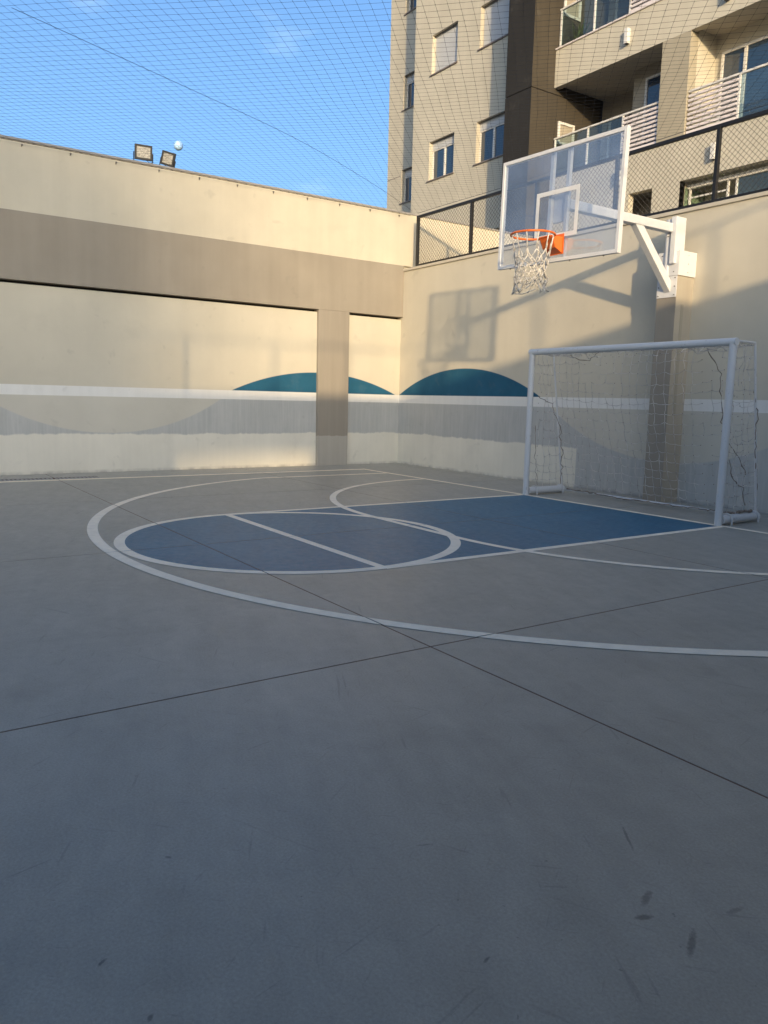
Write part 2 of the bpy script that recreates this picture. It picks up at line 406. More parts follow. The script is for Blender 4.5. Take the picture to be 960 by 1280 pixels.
# ------------------------------------------------------------------ side wall (left), end wall, opposite side wall
sw = thing('side_wall', 'long cream side wall with taupe beam and teal hill mural', 'wall', (-.1, 4, 0))
D = .07; YL = 20.8
B(-.25, 0, -.0, YL, -.1, 2.975).build('wall_panel', 'mural_side', sw)
B(-.25, .0, -4.45, -.0, -.1, 4.05).build('wall_extension', 'cream', sw)
B(-.25, D, 0, YL, 3.02, 4.05).build('beam', 'taupe', sw, .006)
B(-.25, D-.012, -4.45, YL, 4.05, 5.07).build('upper_wall', 'cream', sw)
B(-.28, D+.012, -4.45, YL, 5.07, 5.105).build('flashing', 'flashing', sw, .004)
B(-.25, -.12, 0, YL, 2.975, 3.02).build('under_beam_shade', 'dark', sw)  # dark groove back added: shade under the beam put into the colour
for y0, y1 in ((1.295, 1.99), (8.9, 9.6), (15.6, 16.3)):
    B(-.2, D, y0, y1, -.1, 3.02).build('pier', 'pier', sw, .006)
for hy in [2.26+.70*k for k in range(-3, 12)]:
    m = MB().tube([(D-.012, hy, 5.02), (D+.025, hy, 5.02), (D+.03, hy+.012, 5.0), (D+.012, hy+.014, 4.985)], .006, 6)
    m.tube([(D-.012, hy, 5.02), (D-.004, hy, 5.02)], .014, 8); m.build('hook', 'bolt', sw)

ew = thing('end_wall', 'cream end wall behind the goal painted with teal hill and white band', 'wall', (6.9, -.1, 0))
B(.0, XR, -.2, .0, -.1, 3.935).build('wall_panel', 'mural_end', ew)
B(D, XR, -.235, .03, 3.935, 3.985).build('coping', 'coping', ew, .006)
# pilaster that carries the hoop
PX0, PX1, PD = 6.545, 6.845, .365
B(PX0, PX1, .0, PD-.004, -.1, 3.30).build('pilaster', 'greige', ew, .006); B(PX0, PX1, PD-.004, PD, -.1, 3.30).build('pilaster_front', 'taupe', ew)
mm = MB().box(PX1+.001, PX1+.004, .19, .245, 1.2, 2.68); mm.build('paint_drip', 'bgrey', ew)

rw = thing('opposite_wall', 'cream side wall across the court from the mural wall', 'wall', (XR+.1, 8, 0))
H = 4.05; sy0, sy1, sz0, sz1 = 9.35, 12.1, 2.62, 3.06
m = MB(); m.box(XR, XR+.2, -.2, YN, -.1, sz0); m.box(XR, XR+.2, -.2, YN, sz1, H); m.box(XR, XR+.2, -.2, sy0, sz0, sz1); m.box(XR, XR+.2, sy1, YN, sz0, sz1)
m.build('wall_panel', 'cream', rw)
for k in range(7):     # unseen slatted slot, added to throw a warm glow on the side wall
    B(XR+.02, XR+.06, sy0-.02, sy1+.02, sz0+.045+.06*k, sz0+.045+.06*k+.012+.0055*k).build('glow_slot_slat', 'flashing', rw)

# ------------------------------------------------------------------ fences on the walls
def fence(axis, a0, a1, c, z0, z1, posts, label, wr=.0031, rail=.05):
    """axis 'x': runs along x at y=c; axis 'y': runs along y at x=c"""
    P = (lambda a, o, z: (a, c+o, z)) if axis == 'x' else (lambda a, o, z: (c+o, a, z))
    o = thing('chain_link_fence', label, 'fence', P((a0+a1)/2, 0, z0))
    def bar(name, p0, p1, s0, s1):
        q0 = P(*p0); q1 = P(*p1)
        m = MB().box(min(q0[0], q1[0]), max(q0[0], q1[0]), min(q0[1], q1[1]), max(q0[1], q1[1]), q0[2], q1[2]); return m.build(name, 'black', o, .004)
    bar('top_rail', (a0, -.025, z1-rail), (a1, .025, z1), 0, 0)
    bar('bottom_rail', (a0, -.025, z0), (a1, .025, z0+.045), 0, 0)
    for p in posts: bar('post', (p-rail/2, -.028, z0-.03), (p+rail/2, .028, z1-.003), 0, 0)
    m = MB(); st = .080; h = z1-z0-.095; zb = z0+.045
    k = a0-h
    while k < a1:
        for sg in (1, -1):
            # wire from bottom to top at 45 degrees
            s0, s1 = k, k+h
            lo, hi = max(s0, a0), min(s1, a1)
            if hi-lo > .01:
                if sg > 0: p = [P(lo, .004, zb+(lo-s0)), P(hi, .004, zb+(hi-s0))]
                else: p = [P(lo, -.004, zb+h-(lo-s0)), P(hi, -.004, zb+h-(hi-s0))]
                m.tube(p, wr, 3, False)
        k += st
    m.build('wire_mesh', 'wire', o, kind='stuff', recalc=False)
    return o
fence('x', .37, XR-.05, -.085, 4.0, 4.99, [.395+1.65*k for k in range(9)], 'black framed chain link fence on top of the end wall')
fence('y', -.2, YN-.1, XR+.1, H+.0, H+1.0, [.3+1.65*k for k in range(13)], 'black framed chain link fence on top of the opposite side wall', .0018, .032)

# ------------------------------------------------------------------ basketball hoop
hp = thing('basketball_hoop', 'basketball hoop with clear backboard on a white steel arm', 'basketball hoop', (6.7, PD, 0))
CX = 6.665; BY = 2.5; BZ0, BZ1 = 2.995, 4.30; BH = .965; BCZ = (BZ0+BZ1)/2
ROLLB = math.radians(1.4)
def bx(v):   # sag of the board about its own centre
    dx, dz = v.x-CX, v.z-BCZ; c, s = math.cos(ROLLB), math.sin(ROLLB)
    return Vector((CX+dx*c+dz*s, v.y, BCZ+dz*c-dx*s))
bb = B(CX-BH+.03, CX+BH-.03, BY-.008, BY+.004, BZ0+.03, BZ1-.03).build('backboard', 'acrylic', hp, xf=bx)
m = MB(); t_ = .042
m.box(CX-BH, CX-BH+t_, BY-.045, BY+.012, BZ0, BZ1); m.box(CX+BH-t_, CX+BH, BY-.045, BY+.012, BZ0, BZ1)
m.box(CX-BH+t_, CX+BH-t_, BY-.044, BY+.011, BZ0, BZ0+t_); m.box(CX-BH+t_, CX+BH-t_, BY-.044, BY+.011, BZ1-t_, BZ1)
m.build('board_frame', 'steel', bb, .003, xf=bx)
m = MB(); rx0, rx1, rz0, rz1, tw = CX-.335, CX+.345, 3.27, 3.82, .05
for q in ((rx0, rx0+tw, rz0, rz1), (rx1-tw, rx1, rz0, rz1), (rx0+tw, rx1-tw, rz0, rz0+tw), (rx0+tw, rx1-tw, rz1-tw, rz1)):
    m.box(q[0], q[1], BY+.0045, BY+.0065, q[2], q[3])
m.build('target_square', 'steel', bb, xf=bx)
for x in (CX-.165, CX+.1):
    B(x-.024, x+.024, BY-.09, BY-.047, BZ0+.01, BZ1-.01).build('back_bar', 'steel', hp, .003, xf=bx)
for x in (CX-.75, CX-.25, CX+.25, CX+.75):
    MB().tube([(x, BY-.017, BZ0+.001), (x, BY-.017, BZ0-.014)], .009, 6).build('board_bolt', 'bolt', bb, xf=bx)
B(CX-.145, CX+.085, BY-.13, BY-.092, 3.47, 3.80).build('mounting_plate', 'steel', hp, .004)
AX0, AX1 = 6.655, 6.765
B(AX0, AX1, .425, BY-.131, 3.605, 3.715).build('arm', 'steel', hp, .008)
# strut from the foot plate up to the arm
m = MB().prism([(AX0+.008, .375, 2.835), (AX0+.008, .375, 2.985), (AX0+.008, 1.005, 3.604), (AX0+.008, 1.165, 3.604)], (AX1-AX0-.016, 0, 0))
m.build('strut', 'steel', hp, .006)
B(6.735, 6.815, .215, .424, 3.20, 3.80).build('upright_post', 'steel', hp, .008)
MB().tube([(6.668, .355, 3.05), (6.668, .355, 3.56)], .048, 16).build('upright_pipe', 'pvc', hp)
MB().tube([(6.668, .355, 3.565), (6.668, .355, 3.60)], .053, 16).build('pipe_collar', 'steel', hp)
MB().tube([(6.668, .355, 3.605), (6.668, .355, 3.78)], .048, 16).build('upright_pipe', 'pvc', hp)
m = MB().box(PX0-.006, PX1+.008, PD+.001, PD+.011, 3.05, 3.365); m.build('front_bracket', 'steel', hp, .003)
m = MB().box(PX1+.009, PX1+.019, -.0+.002, PD+.011, 3.05, 3.37); m.build('side_bracket', 'steel', hp, .003)
B(PX0-.016, PX0-.006, .002, PD+.011, 3.05, 3.365).build('side_bracket', 'steel', hp, .003)
B(PX0-.003, PX1+.003, PD+.001, PD+.010, 2.77, 3.046).build('foot_plate', 'steel', hp, .003)
def bolt(x, y, z, n, mt='bolt'):
    d = Vector(n); MB().tube([Vector((x, y, z)), Vector((x, y, z))+d*.010], .0075, 6).build('bolt', mt, hp)
for x in (6.60, 6.79):
    for z in (3.10, 3.21, 3.32): bolt(x, PD+.011, z, (0, 1, 0))
for y in (.18,):
    for z in (3.10, 3.21, 3.32): bolt(PX1+.019, y, z, (1, 0, 0), 'pvc')
for x in (6.57, 6.82):
    for z in (2.80, 2.91, 3.02): bolt(x, PD+.010, z, (0, 1, 0))
# rim
RX, RY, RZ, RR = 6.70, 2.90, 3.245, .252
rim = MB().tube([(RX+RR*math.cos(2*pi*k/40), RY+RR*math.sin(2*pi*k/40), RZ) for k in range(40)], .0125, 8, closed=True).build('rim', 'orange', hp, smooth=True)
m = MB()
m.prism([(RX-.10, BY+.012, 3.08), (RX-.10, BY+.012, RZ+.014), (RX-.10, BY+.20, RZ+.014), (RX-.10, BY+.13, 3.13)], (.012, 0, 0))
m.prism([(RX+.088, BY+.012, 3.08), (RX+.088, BY+.012, RZ+.014), (RX+.088, BY+.20, RZ+.014), (RX+.088, BY+.13, 3.13)], (.012, 0, 0))
m.prism([(RX-.087, BY+.012, 3.08), (RX-.087, BY+.13, 3.13), (RX-.087, BY+.20, RZ), (RX-.087, BY+.19, RZ), (RX-.087, BY+.12, 3.14), (RX-.087, BY+.012, 3.092)], (.174, 0, 0))
m.box(RX-.115, RX+.115, BY+.0065, BY+.0115, 3.07, RZ+.055)
m.box(RX-.0865, RX+.0865, BY+.013, BY+.215, RZ+.0, RZ+.013)
m.build('rim_bracket', 'orange', hp, .002)
# hoop net
m = MB(); rnd = random.Random(3); NS = 12; L = .63; rows = 8
def np_(k, row, wob):
    f = row/rows; r = RR*(1-.30*min(1, f*1.7)) + .012*math.sin(3*f+k)
    a = 2*pi*(k)/NS; w = wob*(.25+1.2*f)
    return Vector((RX+r*math.cos(a)+rnd.uniform(-w, w), RY+r*math.sin(a)+rnd.uniform(-w, w), RZ-.01-L*(f**.92)+rnd.uniform(-w, w)*.7))
grid = [[np_(k+(.5 if row % 2 else 0), row, .022 if row else 0) for k in range(NS)] for row in range(rows+1)]
for row in range(rows):
    if row == 1: continue
    for k in range(NS):
        a = grid[row][k]
        if row == 0:
            nx = [grid[2][k]]
        else:
            nx = [grid[row+1][k], grid[row+1][(k-1) % NS if row % 2 == 0 else (k+1) % NS]]
        for b in nx:
            if row > 6 and rnd.random() < .3: continue
            mid = (a+b)/2 + Vector((rnd.uniform(-.012, .012), rnd.uniform(-.012, .012), rnd.uniform(-.02, 0)))
            m.tube([a, mid, b], .0068 if row else .0075, 5)
for k in range(16):   # tangled loose ends
    a = grid[rnd.randint(4, 8)][rnd.randint(0, 11)]; b = grid[rnd.randint(5, 8)][rnd.randint(0, 11)]
    if (a-b).length < .3:
        m.tube([a, (a+b)/2+Vector((rnd.uniform(-.03, .03), rnd.uniform(-.03, .03), -.03)), b], .006, 5)
m.build('hoop_net', 'hoopnet', hp, smooth=True)

# ------------------------------------------------------------------ futsal goal
gl = thing('futsal_goal', 'white futsal goal with a torn old net', 'goal', (KC, GY, 0))
GX0, GX1, GT = 5.345, 8.49, 2.08; R_ = .042
B_Y, T_Y = .74, 1.09
for x in (GX0+R_, GX1-R_):
    MB().tube([(x, GY, 0.0), (x, GY, GT-R_)], R_, 20).build('post', 'goalpaint', gl, smooth=False)
    MB().tube([(x, GY-.045, .062), (x, B_Y, .062)], .052, 16).build('ground_tube', 'goalpaint', gl)
    for yy in (GY-.17, B_Y+.06):
        m = MB().tube([(x-.062, yy, 0), (x-.062, yy, .07), (x-.045, yy, .113), (x, yy, .124), (x+.045, yy, .113), (x+.062, yy, .07), (x+.062, yy, 0)], .011, 6); m.build('ground_clamp', 'goalpaint', gl)
    MB().tube([(x, GY, GT-.025), (x, T_Y, GT-.03)], .014, 8).build('top_stay', 'goalpaint', gl)
    MB().tube([(x, T_Y, GT-.035), (x, B_Y+.02, .09)], .014, 8).build('back_stay', 'goalpaint', gl)
MB().tube([(GX0, GY, GT-R_), (GX1, GY, GT-R_)], R_+.001, 20).build('crossbar', 'goalpaint', gl)
MB().tube([(GX0+.04, B_Y, .05), (GX1-.04, B_Y, .05)], .014, 8).build('back_ground_bar', 'goalpaint', gl)
rnd = random.Random(11); m = MB(); kn = MB()
def sheet(P00, P10, P01, P11, nu, nv, sag, holes, jit=.013, r=.0034):
    """bilinear net sheet; u across, v from top to bottom"""
    P00, P10, P01, P11 = map(Vector, (P00, P10, P01, P11)); nrm = (P10-P00).cross(P01-P00).normalized(); pt = {}
    ph = rnd.uniform(0, 6)
    for i in range(nu+1):
        for j in range(nv+1):
            u, v = i/nu, j/nv
            p = (P00*(1-u)+P10*u)*(1-v)+(P01*(1-u)+P11*u)*v
            inner = math.sin(pi*u)**.5*math.sin(pi*v)**.5 if 0 < u < 1 and 0 < v < 1 else 0
            s = sag*inner*(1+.6*math.sin(5*u+ph)*math.cos(4*v+ph))
            p = p+nrm*s+Vector((rnd.gauss(0, jit), rnd.gauss(0, jit*.5), rnd.gauss(0, jit) - .05*inner))*(1 if inner else .3)
            p.z = max(p.z, .012); pt[i, j] = p
    for i in range(nu+1):
        for j in range(nv+1):
            a = pt[i, j]
            if rnd.random() < .8: kn.tube([a+Vector((0, 0, -.006)), a, a+Vector((0, 0, .006))], [.0015, .0062, .0015], 4, False)
            for b, key in (((i+1, j), 'h'), ((i, j+1), 'v')):
                if b not in pt: continue
                if any(abs((i+.5)/nu-hu) < du and abs((j+.5)/nv-hv) < dv for hu, hv, du, dv in holes) and rnd.random() < .72: continue
                c = pt[b]; mid = (a+c)/2+Vector((rnd.gauss(0, .008), rnd.gauss(0, .006), -.012 if key == 'h' else 0))
                mid.z = max(mid.z, .01); m.tube([a, mid, c], r, 3, False)
    return pt
xl, xr = GX0+R_, GX1-R_
back = sheet((xl, T_Y, GT-.05), (xr, T_Y, GT-.05), (xl, B_Y, .06), (xr, B_Y, .06), 24, 16, .10, [(.87, .45, .06, .5), (.3, .1, .1, .12)], .011)
sheet((xl, GY-.04, GT-.05), (xr, GY-.04, GT-.05), (xl, T_Y, GT-.05), (xr, T_Y, GT-.05), 24, 3, .03, [(.5, .5, .3, .5)])
for x, hs in ((xl, [(.3, .5, .2, .3)]), (xr, [(.5, .35, .4, .2)])):
    sheet((x, GY-.045, GT-.06), (x, T_Y, GT-.06), (x, GY-.05, .1), (x, B_Y, .1), 5, 15, .04 if x == xl else -.04, hs, .016)
m.build('goal_net', 'goalnet', gl, kind='stuff', recalc=False)
kn.build('net_knots', 'oldrope', gl, kind='stuff', recalc=False)
def rope(pts, r, nm='hanging_cord'):
    P = []
    for a, b in zip(pts[:-1], pts[1:]):
        a = Vector(a); b = Vector(b); n = max(2, int((b-a).length/.05))
        for k in range(n): P.append(a+(b-a)*k/n+Vector((rnd.gauss(0, .012), rnd.gauss(0, .012), rnd.gauss(0, .006))))
    P.append(Vector(pts[-1])); mm = MB().tube(P, [r*rnd.choice((1, 1, 1.1, 1.7)) for _ in P], 6)
    return mm.build(nm, 'oldrope', gl)
rope([(7.93, 1.2, 2.0), (8.02, 1.05, 1.72), (8.06, 1.0, 1.35), (8.04, .95, 1.1), (8.12, .92, .92), (8.28, .9, .7), (8.36, .9, .55)], .0042)
rope([(xr, 1.02, 1.6), (xr+.01, .96, 1.25), (xr+.01, .93, .95), (xr, .87, .66), (xr, .82, .60), (xr-.01, .8, .32)], .0036)
rope([(xr, 1.38, .75), (xr, 1.3, .5), (xr+.01, 1.1, .42), (xr, 1.0, .2)], .0036)
rope([(xl+.02, 1.40, 1.42), (xl+.12, 1.2, 1.32), (xl+.16, 1.05, 1.0), (xl+.14, .95, .6), (xl+.06, .85, .14)], .0038)
rope([(xl+.02, 1.42, 1.0), (xl, 1.35, .6), (xl+.02, 1.3, .14)], .003)
rope([(xl+.42, 1.2, 2.01), (xl+.55, 1.15, 1.93), (xl+.75, 1.15, 1.92), (xl+.93, 1.2, 2.02)], .0036)
rope([(xl+.1, B_Y+.03, .07), (xl+1.1, B_Y+.02, .045), (xl+2.1, B_Y+.04, .05), (xr-.05, B_Y+.03, .07)], .006, 'ground_cord')
rope([(xr, B_Y+.4, .13), (xr, B_Y+.15, .13), (xr-.1, B_Y+.05, .1), (xr-.4, B_Y+.05, .03)], .012)

# ------------------------------------------------------------------ safety net stretched over the court
sn = thing('safety_net', 'dark diamond mesh safety net stretched over the whole court', 'net', (6.9, 8, 5.05))
NX0, NX1, NY0, NY1, NZ = D+.03, XR+.1, -.085, 12.6, 5.045
def netz(x, y):
    sx = max(0, min(1, (x-NX0)/(NX1-NX0))); syy = max(0, min(1, (y-NY0)/(NY1-NY0)))
    return NZ - .10*math.sin(pi*sx)*math.sin(pi*min(1, syy*1.0)) + .012*math.sin(1.9*x+.6*y)*math.sin(pi*sx)
P2 = .1172*math.sqrt(2); m = MB(); rnd = random.Random(5)
for fam in (0, 1):
    # x - y = c  /  x + y = c
    lo = (NX0-NY1) if fam == 0 else (NX0+NY0); hi = (NX1-NY0) if fam == 0 else (NX1+NY1)
    c = lo
    while c < hi:
        if fam == 0: x0, x1 = max(NX0, c+NY0), min(NX1, c+NY1)
        else: x0, x1 = max(NX0, c-NY1), min(NX1, c-NY0)
        if x1-x0 > .05:
            n = max(1, int((x1-x0)/.33)); pts = []
            for k in range(n+1):
                x = x0+(x1-x0)*k/n; y = x-c if fam == 0 else c-x
                w = .007*math.sin(2.3*x+1.7*c)+.004*math.sin(5.1*x-c)
                pts.append((x+w, y-(w if fam == 0 else -w), netz(x, y)))
            m.tube(pts, .0014, 3, False)
        c += P2
m.build('net_mesh', 'netcord', sn, kind='stuff', recalc=False)
kn = MB(); n_ = int((NX1-NX0+NY1-NY0)/P2)+2
for i in range(int((hi-lo)/P2)+2):
    for j in range(i % 1, int((hi-lo)/P2)+2):
        c1 = (NX0-NY1)+i*P2; c2 = (NX0+NY0)+j*P2; x = (c1+c2)/2; y = (c2-c1)/2
        if NX0 < x < 9 and NY0 < y < 9.2 and (x-13.46)**2+(y-9.5)**2 > 9:
            w = .007*math.sin(2.3*x+1.7*c1)+.004*math.sin(5.1*x-c1); z = netz(x, y); e = .0038; b = len(kn.v)
            kn.v += [(x+w-e, y-w, z), (x+w+e, y-w, z), (x+w, y-w-e, z), (x+w, y-w+e, z), (x+w, y-w, z-e), (x+w, y-w, z+e)]
            kn.f += [(b+p, b+q, b+t) for p, q in ((0, 2), (2, 1), (1, 3), (3, 0)) for t in (4, 5)]
kn.build('net_knots', 'netcord', sn, kind='stuff', recalc=False)
def cable(pts, name='cable', r=.003): MB().tube([(x, y, netz(x, y)-.004) for x, y in pts], r, 5).build(name, 'netcord', sn)
cable([(.45+(4.72-.45)*k/24 + .75*math.sin(pi*k/24)*.55, .1+(8.02-.1)*k/24, ) for k in range(25)], 'diagonal_cable', .0026)
cable([(NX0+.02, NY0+(NY1-NY0)*k/40) for k in range(41)], 'edge_rope', .004)
cable([(.37+(NX1-.37)*k/40, NY0) for k in range(41)], 'edge_rope', .004)

# ------------------------------------------------------------------ floodlights, aerial, moon
def flood(y, z, w, h, yaw, tilt, rollx, label):
    o = thing('floodlight', label, 'floodlight', (-.05, y, 5.105), 'floodlights on the side wall')
    R3 = Matrix.Rotation(yaw, 3, 'Z') @ Matrix.Rotation(tilt, 3, 'Y') @ Matrix.Rotation(rollx, 3, 'X'); c = Vector((-.05, y, z))
    xf = lambda v: c + R3 @ v
    m = MB().box(-.05, -.005, -w/2, w/2, -h/2, h/2)
    for k in range(5): m.box(-.075, -.051, -w/2+.02+k*(w-.05)/4, -w/2+.028+k*(w-.05)/4, -h/2+.01, h/2-.01)
    m.build('housing', 'black', o, .004, xf=xf)
    m = MB(); e = .031
    m.box(-.004, .012, -w/2, -w/2+e, -h/2, h/2); m.box(-.004, .012, w/2-e, w/2, -h/2, h/2); m.box(-.004, .0115, -w/2+e, w/2-e, -h/2, -h/2+e); m.box(-.004, .0115, -w/2+e, w/2-e, h/2-e, h/2)
    m.build('bezel', 'black', o, .002, xf=xf)
    B(-.004, .004, -w/2+e, w/2-e, -h/2+e, h/2-e).build('lens', 'lens', o, xf=xf)
    m = MB().tube([xf(Vector((-.03, -w/2-.012, 0))), xf(Vector((-.03, -w/2-.012, -h/2-.02))), (-.05, y-.05, 5.112), (-.05, y+.05, 5.112), xf(Vector((-.03, w/2+.012, -h/2-.02))), xf(Vector((-.03, w/2+.012, 0)))], .009, 6)
    m.build('bracket', 'black', o)
    return o
t = NT('floodlight_lens', .25, .5); v = t.noise(sc=40, det=3); t.color(t.vary((.36, .34, .29), v, .35)); MT['lens'] = t.m
fl1 = flood(5.28, 5.29, .28, .232, .22, .1, .02, 'square black floodlight standing level on the side wall coping')
flood(4.87, 5.265, .225, .222, .62, .15, .27, 'square black floodlight tilted sideways on the side wall coping')
MB().tube([(-.04, 5.24, 5.17), (-.02, 5.18, 5.125), (0, 5.05, 5.113), (-.02, 4.95, 5.118), (-.04, 4.9, 5.16)], .005, 5).build('cable', 'black', fl1)
tag(MB().tube([(-3.5, 8.6, 4.2), (-3.5, 8.62, 6.55)], .006, 5).build('aerial_rod', 'flashing'), 'thin aerial rod rising behind the side wall', 'aerial')
# the moon, far away, lit by the sun
mo = bpy.data.meshes.new('moon'); bm = bmesh.new(); bmesh.ops.create_uvsphere(bm, u_segments=48, v_segments=24, radius=15.5); bm.to_mesh(mo); bm.free()
for p in mo.polygons: p.use_smooth = True
d = (fw*FPX + rt*(223-480) - up*(182-640)).normalized()
moon = bpy.data.objects.new('moon', mo); COL.objects.link(moon); moon.location = camo.matrix_world.translation + d*3000
t = NT('moon_surface', .95, .05); t.color(t.mix(t.rng(t.noise(t.scale(t.pos, .06, .06, .06), sc=1, det=4), .46, .56, 0, 1), (.42, .64, .92), (.28, .49, .88))); mo.materials.append(t.m)
tag(moon, 'pale nearly full moon in the blue daytime sky', 'moon')

# ------------------------------------------------------------------ apartment building behind the end wall
ab = thing('apartment_building', 'cream apartment building with brown pilaster, balconies and shuttered windows', 'building', (0, -6, 0))
YF = -4.5; ST = 2.82; TOP = 26.0; DEP = 14.0
def holes_wall(name, mat, x0, x1, z0, z1, yf, th, holes):
    xs = sorted({x0, x1, *[h[0] for h in holes], *[h[1] for h in holes]}); zs = sorted({z0, z1, *[h[2] for h in holes], *[h[3] for h in holes]})
    m = MB()
    for zi in range(len(zs)-1):
        run = None
        for xi in range(len(xs)-1):
            cx, cz = (xs[xi]+xs[xi+1])/2, (zs[zi]+zs[zi+1])/2
            solid = not any(h[0] < cx < h[1] and h[2] < cz < h[3] for h in holes)
            if solid and run is None: run = xs[xi]
            if (not solid) and run is not None: m.box(run, xs[xi], yf-th, yf, zs[zi], zs[zi+1]); run = None
        if run is not None: m.box(run, xs[-1], yf-th, yf, zs[zi], zs[zi+1])
    return m.build(name, mat, ab)
def window(x0, x1, z0, z1, yf, closed):
    """sliding window with roller shutter box, set back in its opening"""
    yd = yf-.13; f = .035; zb = z1-.21
    w = MB(); w.box(x0, x0+f, yd-.05, yd, z0, zb); w.box(x1-f, x1, yd-.05, yd, z0, zb); w.box(x0+f, x1-f, yd-.05, yd, z0, z0+f); w.box(x0+f, x1-f, yd-.05, yd, zb-f, zb)
    xm = (x0+x1)/2; w.box(xm-.03, xm+.03, yd-.045, yd+.006, z0+f, zb-f)
    o = w.build('window', 'alu', ab, .003)
    B(x0, x1, yd-.06, yd+.012, zb, z1).build('shutter_box', 'shutter', o, .003)
    for a, b in ((x0+f, xm-.03), (xm+.03, x1-f)): B(a, b, yd-.032, yd-.024, z0+f, zb-f).build('pane', 'pane', o)
    B(x0-.06, x1+.04, yf-.13, yf+.035, z0-.035, z0-.001).build('sill', 'granite', o, .003)
    B(x0, x1, yf-.08, yf-.079+.002, z1-.02, z1+.0).build('lintel_strip', 'granite', o)  # thin granite-coloured strip at the top of the opening
    if closed:
        m = MB(); n = 15; h = (zb-z0-.05)/n
        for k in range(n): m.box(x0+f*.6, x1-f*.6, yd+.010, yd+.018, z0+.05+k*h, z0+.05+(k+1)*h-.005)
        m.box(x0+f*.6, x1-f*.6, yd+.007, yd+.0095, z0+.05, zb)
        m.build('shutter', 'shutter', o)
    return o
wins = []
for k, closed in ((0, False), (1, True), (2, True), (-1, False)):
    z0, z1 = 7.555+ST*k*1.006, 8.605+ST*k*1.0
    for x0, x1 in ((-5.19, -4.08), (-3.15, -2.04)): wins.append((x0, x1, z0, z1, closed))
holes_wall('facade_wall', 'bcream', -6.01, -1.1, -.1, TOP, YF, .25, [w[:4] for w in wins])
for w in wins: window(*w[:4], YF, w[4])
B(-6.01, -.45, -12, YF-.5, -.1, TOP).build('core_block', 'dark', ab)
# recessed strip at the far left
wins2 = [(-7.92, -6.62, 7.60+ST*k, 8.62+ST*k) for k in (-1, 0, 1, 2)]
holes_wall('recessed_wall', 'bcream', -8.72, -6.0, -.1, TOP, -5.47, .25, wins2)
B(-8.70, -6.02, -11, -5.95, -.1, TOP).build('core_block', 'dark', ab)
B(-8.72, -8.45, -12.5, -5.722, -.1, TOP).build('end_wall_return', 'bcream', ab)
for w in wins2: window(*w, -5.47, False)
B(-8.73, -8.0, -5.469, -5.466, 8.44, 8.46).build('facade_groove', 'granite', ab)
# brown pilaster in two lifts with a shadow gap
for z0, z1 in ((-.1, 2.85), (2.87, 5.67), (5.69, 8.49), (8.51, 11.31), (11.33, TOP)):
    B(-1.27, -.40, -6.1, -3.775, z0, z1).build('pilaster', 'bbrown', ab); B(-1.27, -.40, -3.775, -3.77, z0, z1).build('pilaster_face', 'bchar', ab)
B(-1.25, -.42, -6.08, -3.79, 2.8, 11.4).build('pilaster_core', 'dark', ab)
# balcony stack
XE = 8.6
bands = [(8.63+ST*k, 9.45+ST*k) for k in (-1, 0, 1, 2)]
for z0, z1 in bands:
    B(-.40, XE, YF-.16, YF, z0, z1).build('parapet', 'bcream', ab)
    B(-.40, XE, YF-.18, YF+.03, z1, z1+.035).build('parapet_cap', 'slat', ab, .004)
    B(-.398, XE, -6.6, YF-.161, z0+.09, z0+.28).build('floor_slab', 'bsoffit', ab)
    B(2.57, 3.22, YF-.25, YF-.002, z1-ST+.035, z0).build('column', 'bgrey', ab)
    B(2.57, 3.22, -5.36, YF-.251, z1-ST+.0, z0+.09).build('partition', 'bcream', ab)
B(XE, XE+6, -12, YF-.01, -.1, TOP).build('facade_wall', 'bcream', ab)
# lower level: wall with two openings
holes_wall('ground_level_wall', 'bcream', -.40, XE, -.1, 8.63-ST, YF, .16, [(1.96, 2.56, 3.6, 8.63-ST), (3.22, 7.9, 3.6, 8.63-ST)])
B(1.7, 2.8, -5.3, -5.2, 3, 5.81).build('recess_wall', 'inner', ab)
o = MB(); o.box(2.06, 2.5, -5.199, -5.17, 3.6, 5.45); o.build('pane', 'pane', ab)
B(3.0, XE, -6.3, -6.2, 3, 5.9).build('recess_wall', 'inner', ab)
MB().box(3.222, 3.23, -6.2, YF-.17, 3, 5.72).build('green_side_panel', 'greenglass', ab)
m = MB()
for x in (3.26, 4.1, 4.28, 5.6, 6.9): m.box(x, x+.035, YF-.30, YF-.26, 3.6, 5.7)
m.box(3.23, 7.9, YF-.32, YF-.24, 5.69, 5.77); m.box(3.23, 4.1, YF-.295, YF-.265, 5.5, 5.53); m.build('enclosure_frame', 'alu', ab)
B(4.32, 5.6, YF-.286, YF-.278, 3.6, 5.69).build('enclosure_pane', 'railglass', ab); B(5.64, 6.9, YF-.286, YF-.278, 3.6, 5.69).build('enclosure_pane', 'railglass', ab)
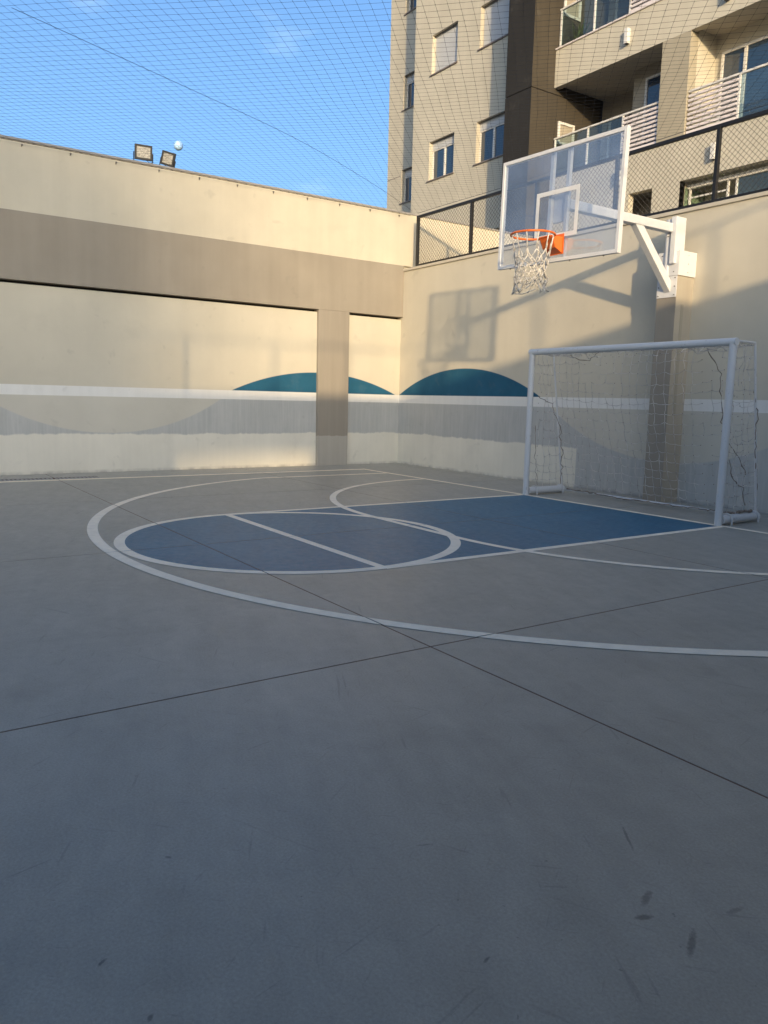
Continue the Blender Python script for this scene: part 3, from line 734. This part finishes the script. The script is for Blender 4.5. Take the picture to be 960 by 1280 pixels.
# loggia interiors
for k in (0, 1, 2):
    z0 = 9.09-ST+ST*(k-1) if False else 6.27-ST+ST*k; zf = z0+.0; zc = zf+2.46
    zf -= .17
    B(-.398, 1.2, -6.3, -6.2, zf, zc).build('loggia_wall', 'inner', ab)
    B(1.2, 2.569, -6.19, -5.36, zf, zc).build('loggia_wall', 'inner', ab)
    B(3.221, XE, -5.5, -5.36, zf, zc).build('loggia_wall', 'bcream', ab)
    def door(x0, x1, zt, y, mull):
        w = MB(); f = .05; zb = zf+.2
        w.box(x0, x0+f, y, y+.05, zb, zt); w.box(x1-f, x1, y, y+.05, zb, zt); w.box(x0+f, x1-f, y, y+.05, zt-f, zt)
        for q in mull: w.box(q-.03, q+.03, y+.001, y+.052, zb, zt-f)
        d = w.build('balcony_door', 'alu', ab, .003)
        ed = [x0+f]+[v for q in mull for v in (q-.03, q+.03)]+[x1-f]
        for a, b in zip(ed[::2], ed[1::2]): B(a, b, y+.012, y+.02, zb, zt-f).build('pane', 'pane', d)
    zt = zf+2.40
    door(-.15, .95, zt-.25, -6.199, [.4]); door(1.55, 2.5, zt-.05, -5.359, []); door(3.38, 6.0, zt-.13, -5.359, [3.9, 5.1])
    # barbecue niche with a white frame on the brown side wall
    y0, y1, a, b = -5.22, -4.67, zf+1.33, zf+1.84
    m = MB(); f = .06
    m.box(-.399, -.36, y0, y0+f, a, b); m.box(-.399, -.36, y1-f, y1, a, b); m.box(-.399, -.36, y0+f, y1-f, a, a+f); m.box(-.399, -.36, y0+f, y1-f, b-f, b)
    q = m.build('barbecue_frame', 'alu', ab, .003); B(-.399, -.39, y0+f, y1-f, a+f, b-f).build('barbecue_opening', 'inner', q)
# railings
def railing(x0, x1, zb, slat0, slat1, posts, gx0, gx1):
    zt = zb+.86; y = YF-.07
    r = B(x0, x1, y-.028, y+.028, zt-.04, zt).build('railing', 'alu', ab, .006)
    for p in posts: B(p-.022, p+.022, y-.02, y+.02, zb, zt-.041).build('post', 'alu', r, .003)
    ps = sorted(posts); 
    for a, b in zip(ps[:-1], ps[1:]):
        if a >= gx0-.06 and b <= gx1+.06: B(a+.026, b-.026, y-.005, y+.005, zb+.03, zt-.045).build('glass_pane', 'railglass', r)
    n = 9; pitch = (zt-.06-zb-.03)/n
    for k in range(n):
        B(slat0, slat1, y-.012, y+.03, zb+.04+k*pitch, zb+.04+k*pitch+pitch*.55).build('slat', 'slat', r)
    return r
for zb in (6.63+.035, 9.45+.035):
    railing(-.38, 2.568, zb, 1.66, 2.56, [-.34, .66, 1.63], -.38, 1.65)
    railing(3.222, XE-.02, zb, 3.24, 4.29, [4.32, 5.6, 6.9, 8.2], 4.3, 8.25)
# wall lights (up and down box fittings)
for x, z in ((1.69, 8.88), (3.96, 6.045), (1.67, 6.045), (3.98, 8.865), (6.3, 6.045)):
    o = B(x-.045, x+.045, YF+.001, YF+.10, z, z+.30).build('wall_light', 'alu', ab, .004)
    B(x-.035, x+.035, YF+.01, YF+.09, z-.004, z-.001).build('light_lens', 'black', o)
# potted plant on the upper balcony
pp = thing('potted_plant', 'leafy potted plant on the upper balcony by the brown pilaster', 'plant', (-.12, YF-.35, 9.5))
prf = [(.0, 9.20), (.10, 9.20), (.14, 9.48), (.125, 9.49), (.0, 9.46)]
m = MB(); n = 16
for r, z in prf[1:4]:
    for k in range(n): m.v.append((-.1+r*math.cos(2*pi*k/n), YF-.38+r*math.sin(2*pi*k/n), z))
for i in range(2):
    for k in range(n): m.f.append((i*n+k, i*n+(k+1) % n, (i+1)*n+(k+1) % n, (i+1)*n+k))
m.f.append(tuple(range(n))); m.f.append(tuple(range(2*n, 3*n))); m.build('pot', 'granite', pp)
m = MB(); rnd = random.Random(2)
for k in range(70):
    a = rnd.uniform(0, 2*pi); e = rnd.uniform(.3, 1.3); l = rnd.uniform(.25, .85); base = Vector((-.1, YF-.38, 9.48))
    d = Vector((math.cos(a)*math.cos(e), math.sin(a)*math.cos(e)*.5, math.sin(e))); s = d.cross(Vector((0, 0, 1))).normalized()*.03
    p1 = base+d*l*.6; p2 = base+d*l+Vector((0, 0, -.12*l)); i = len(m.v)
    m.v += [tuple(base), tuple(p1+s), tuple(p2), tuple(p1-s)]; m.f.append((i, i+1, i+2, i+3))
MT['leaf'] = simple('plant_leaf', (.09, .11, .02), .6, .3, 0, .4, 9); m.build('leaves', 'leaf', pp, kind='stuff', recalc=False)

# ------------------------------------------------------------------ unseen tower added on the sun side to shade part of the side wall
tb = thing('shade_block', 'plain unseen block added towards the sun to shade the side wall', 'building', (150, 105, 0))
ty0 = 4.2+.524*168
B(150, 168, ty0, ty0+13, -.1, 38).build('wall', 'bcream', tb)
for f in range(20):
    B(149.9, 149.999, ty0+1, ty0+12, 2+1.7*f, 2.9+1.7*f).build('window_band', 'pane', tb)
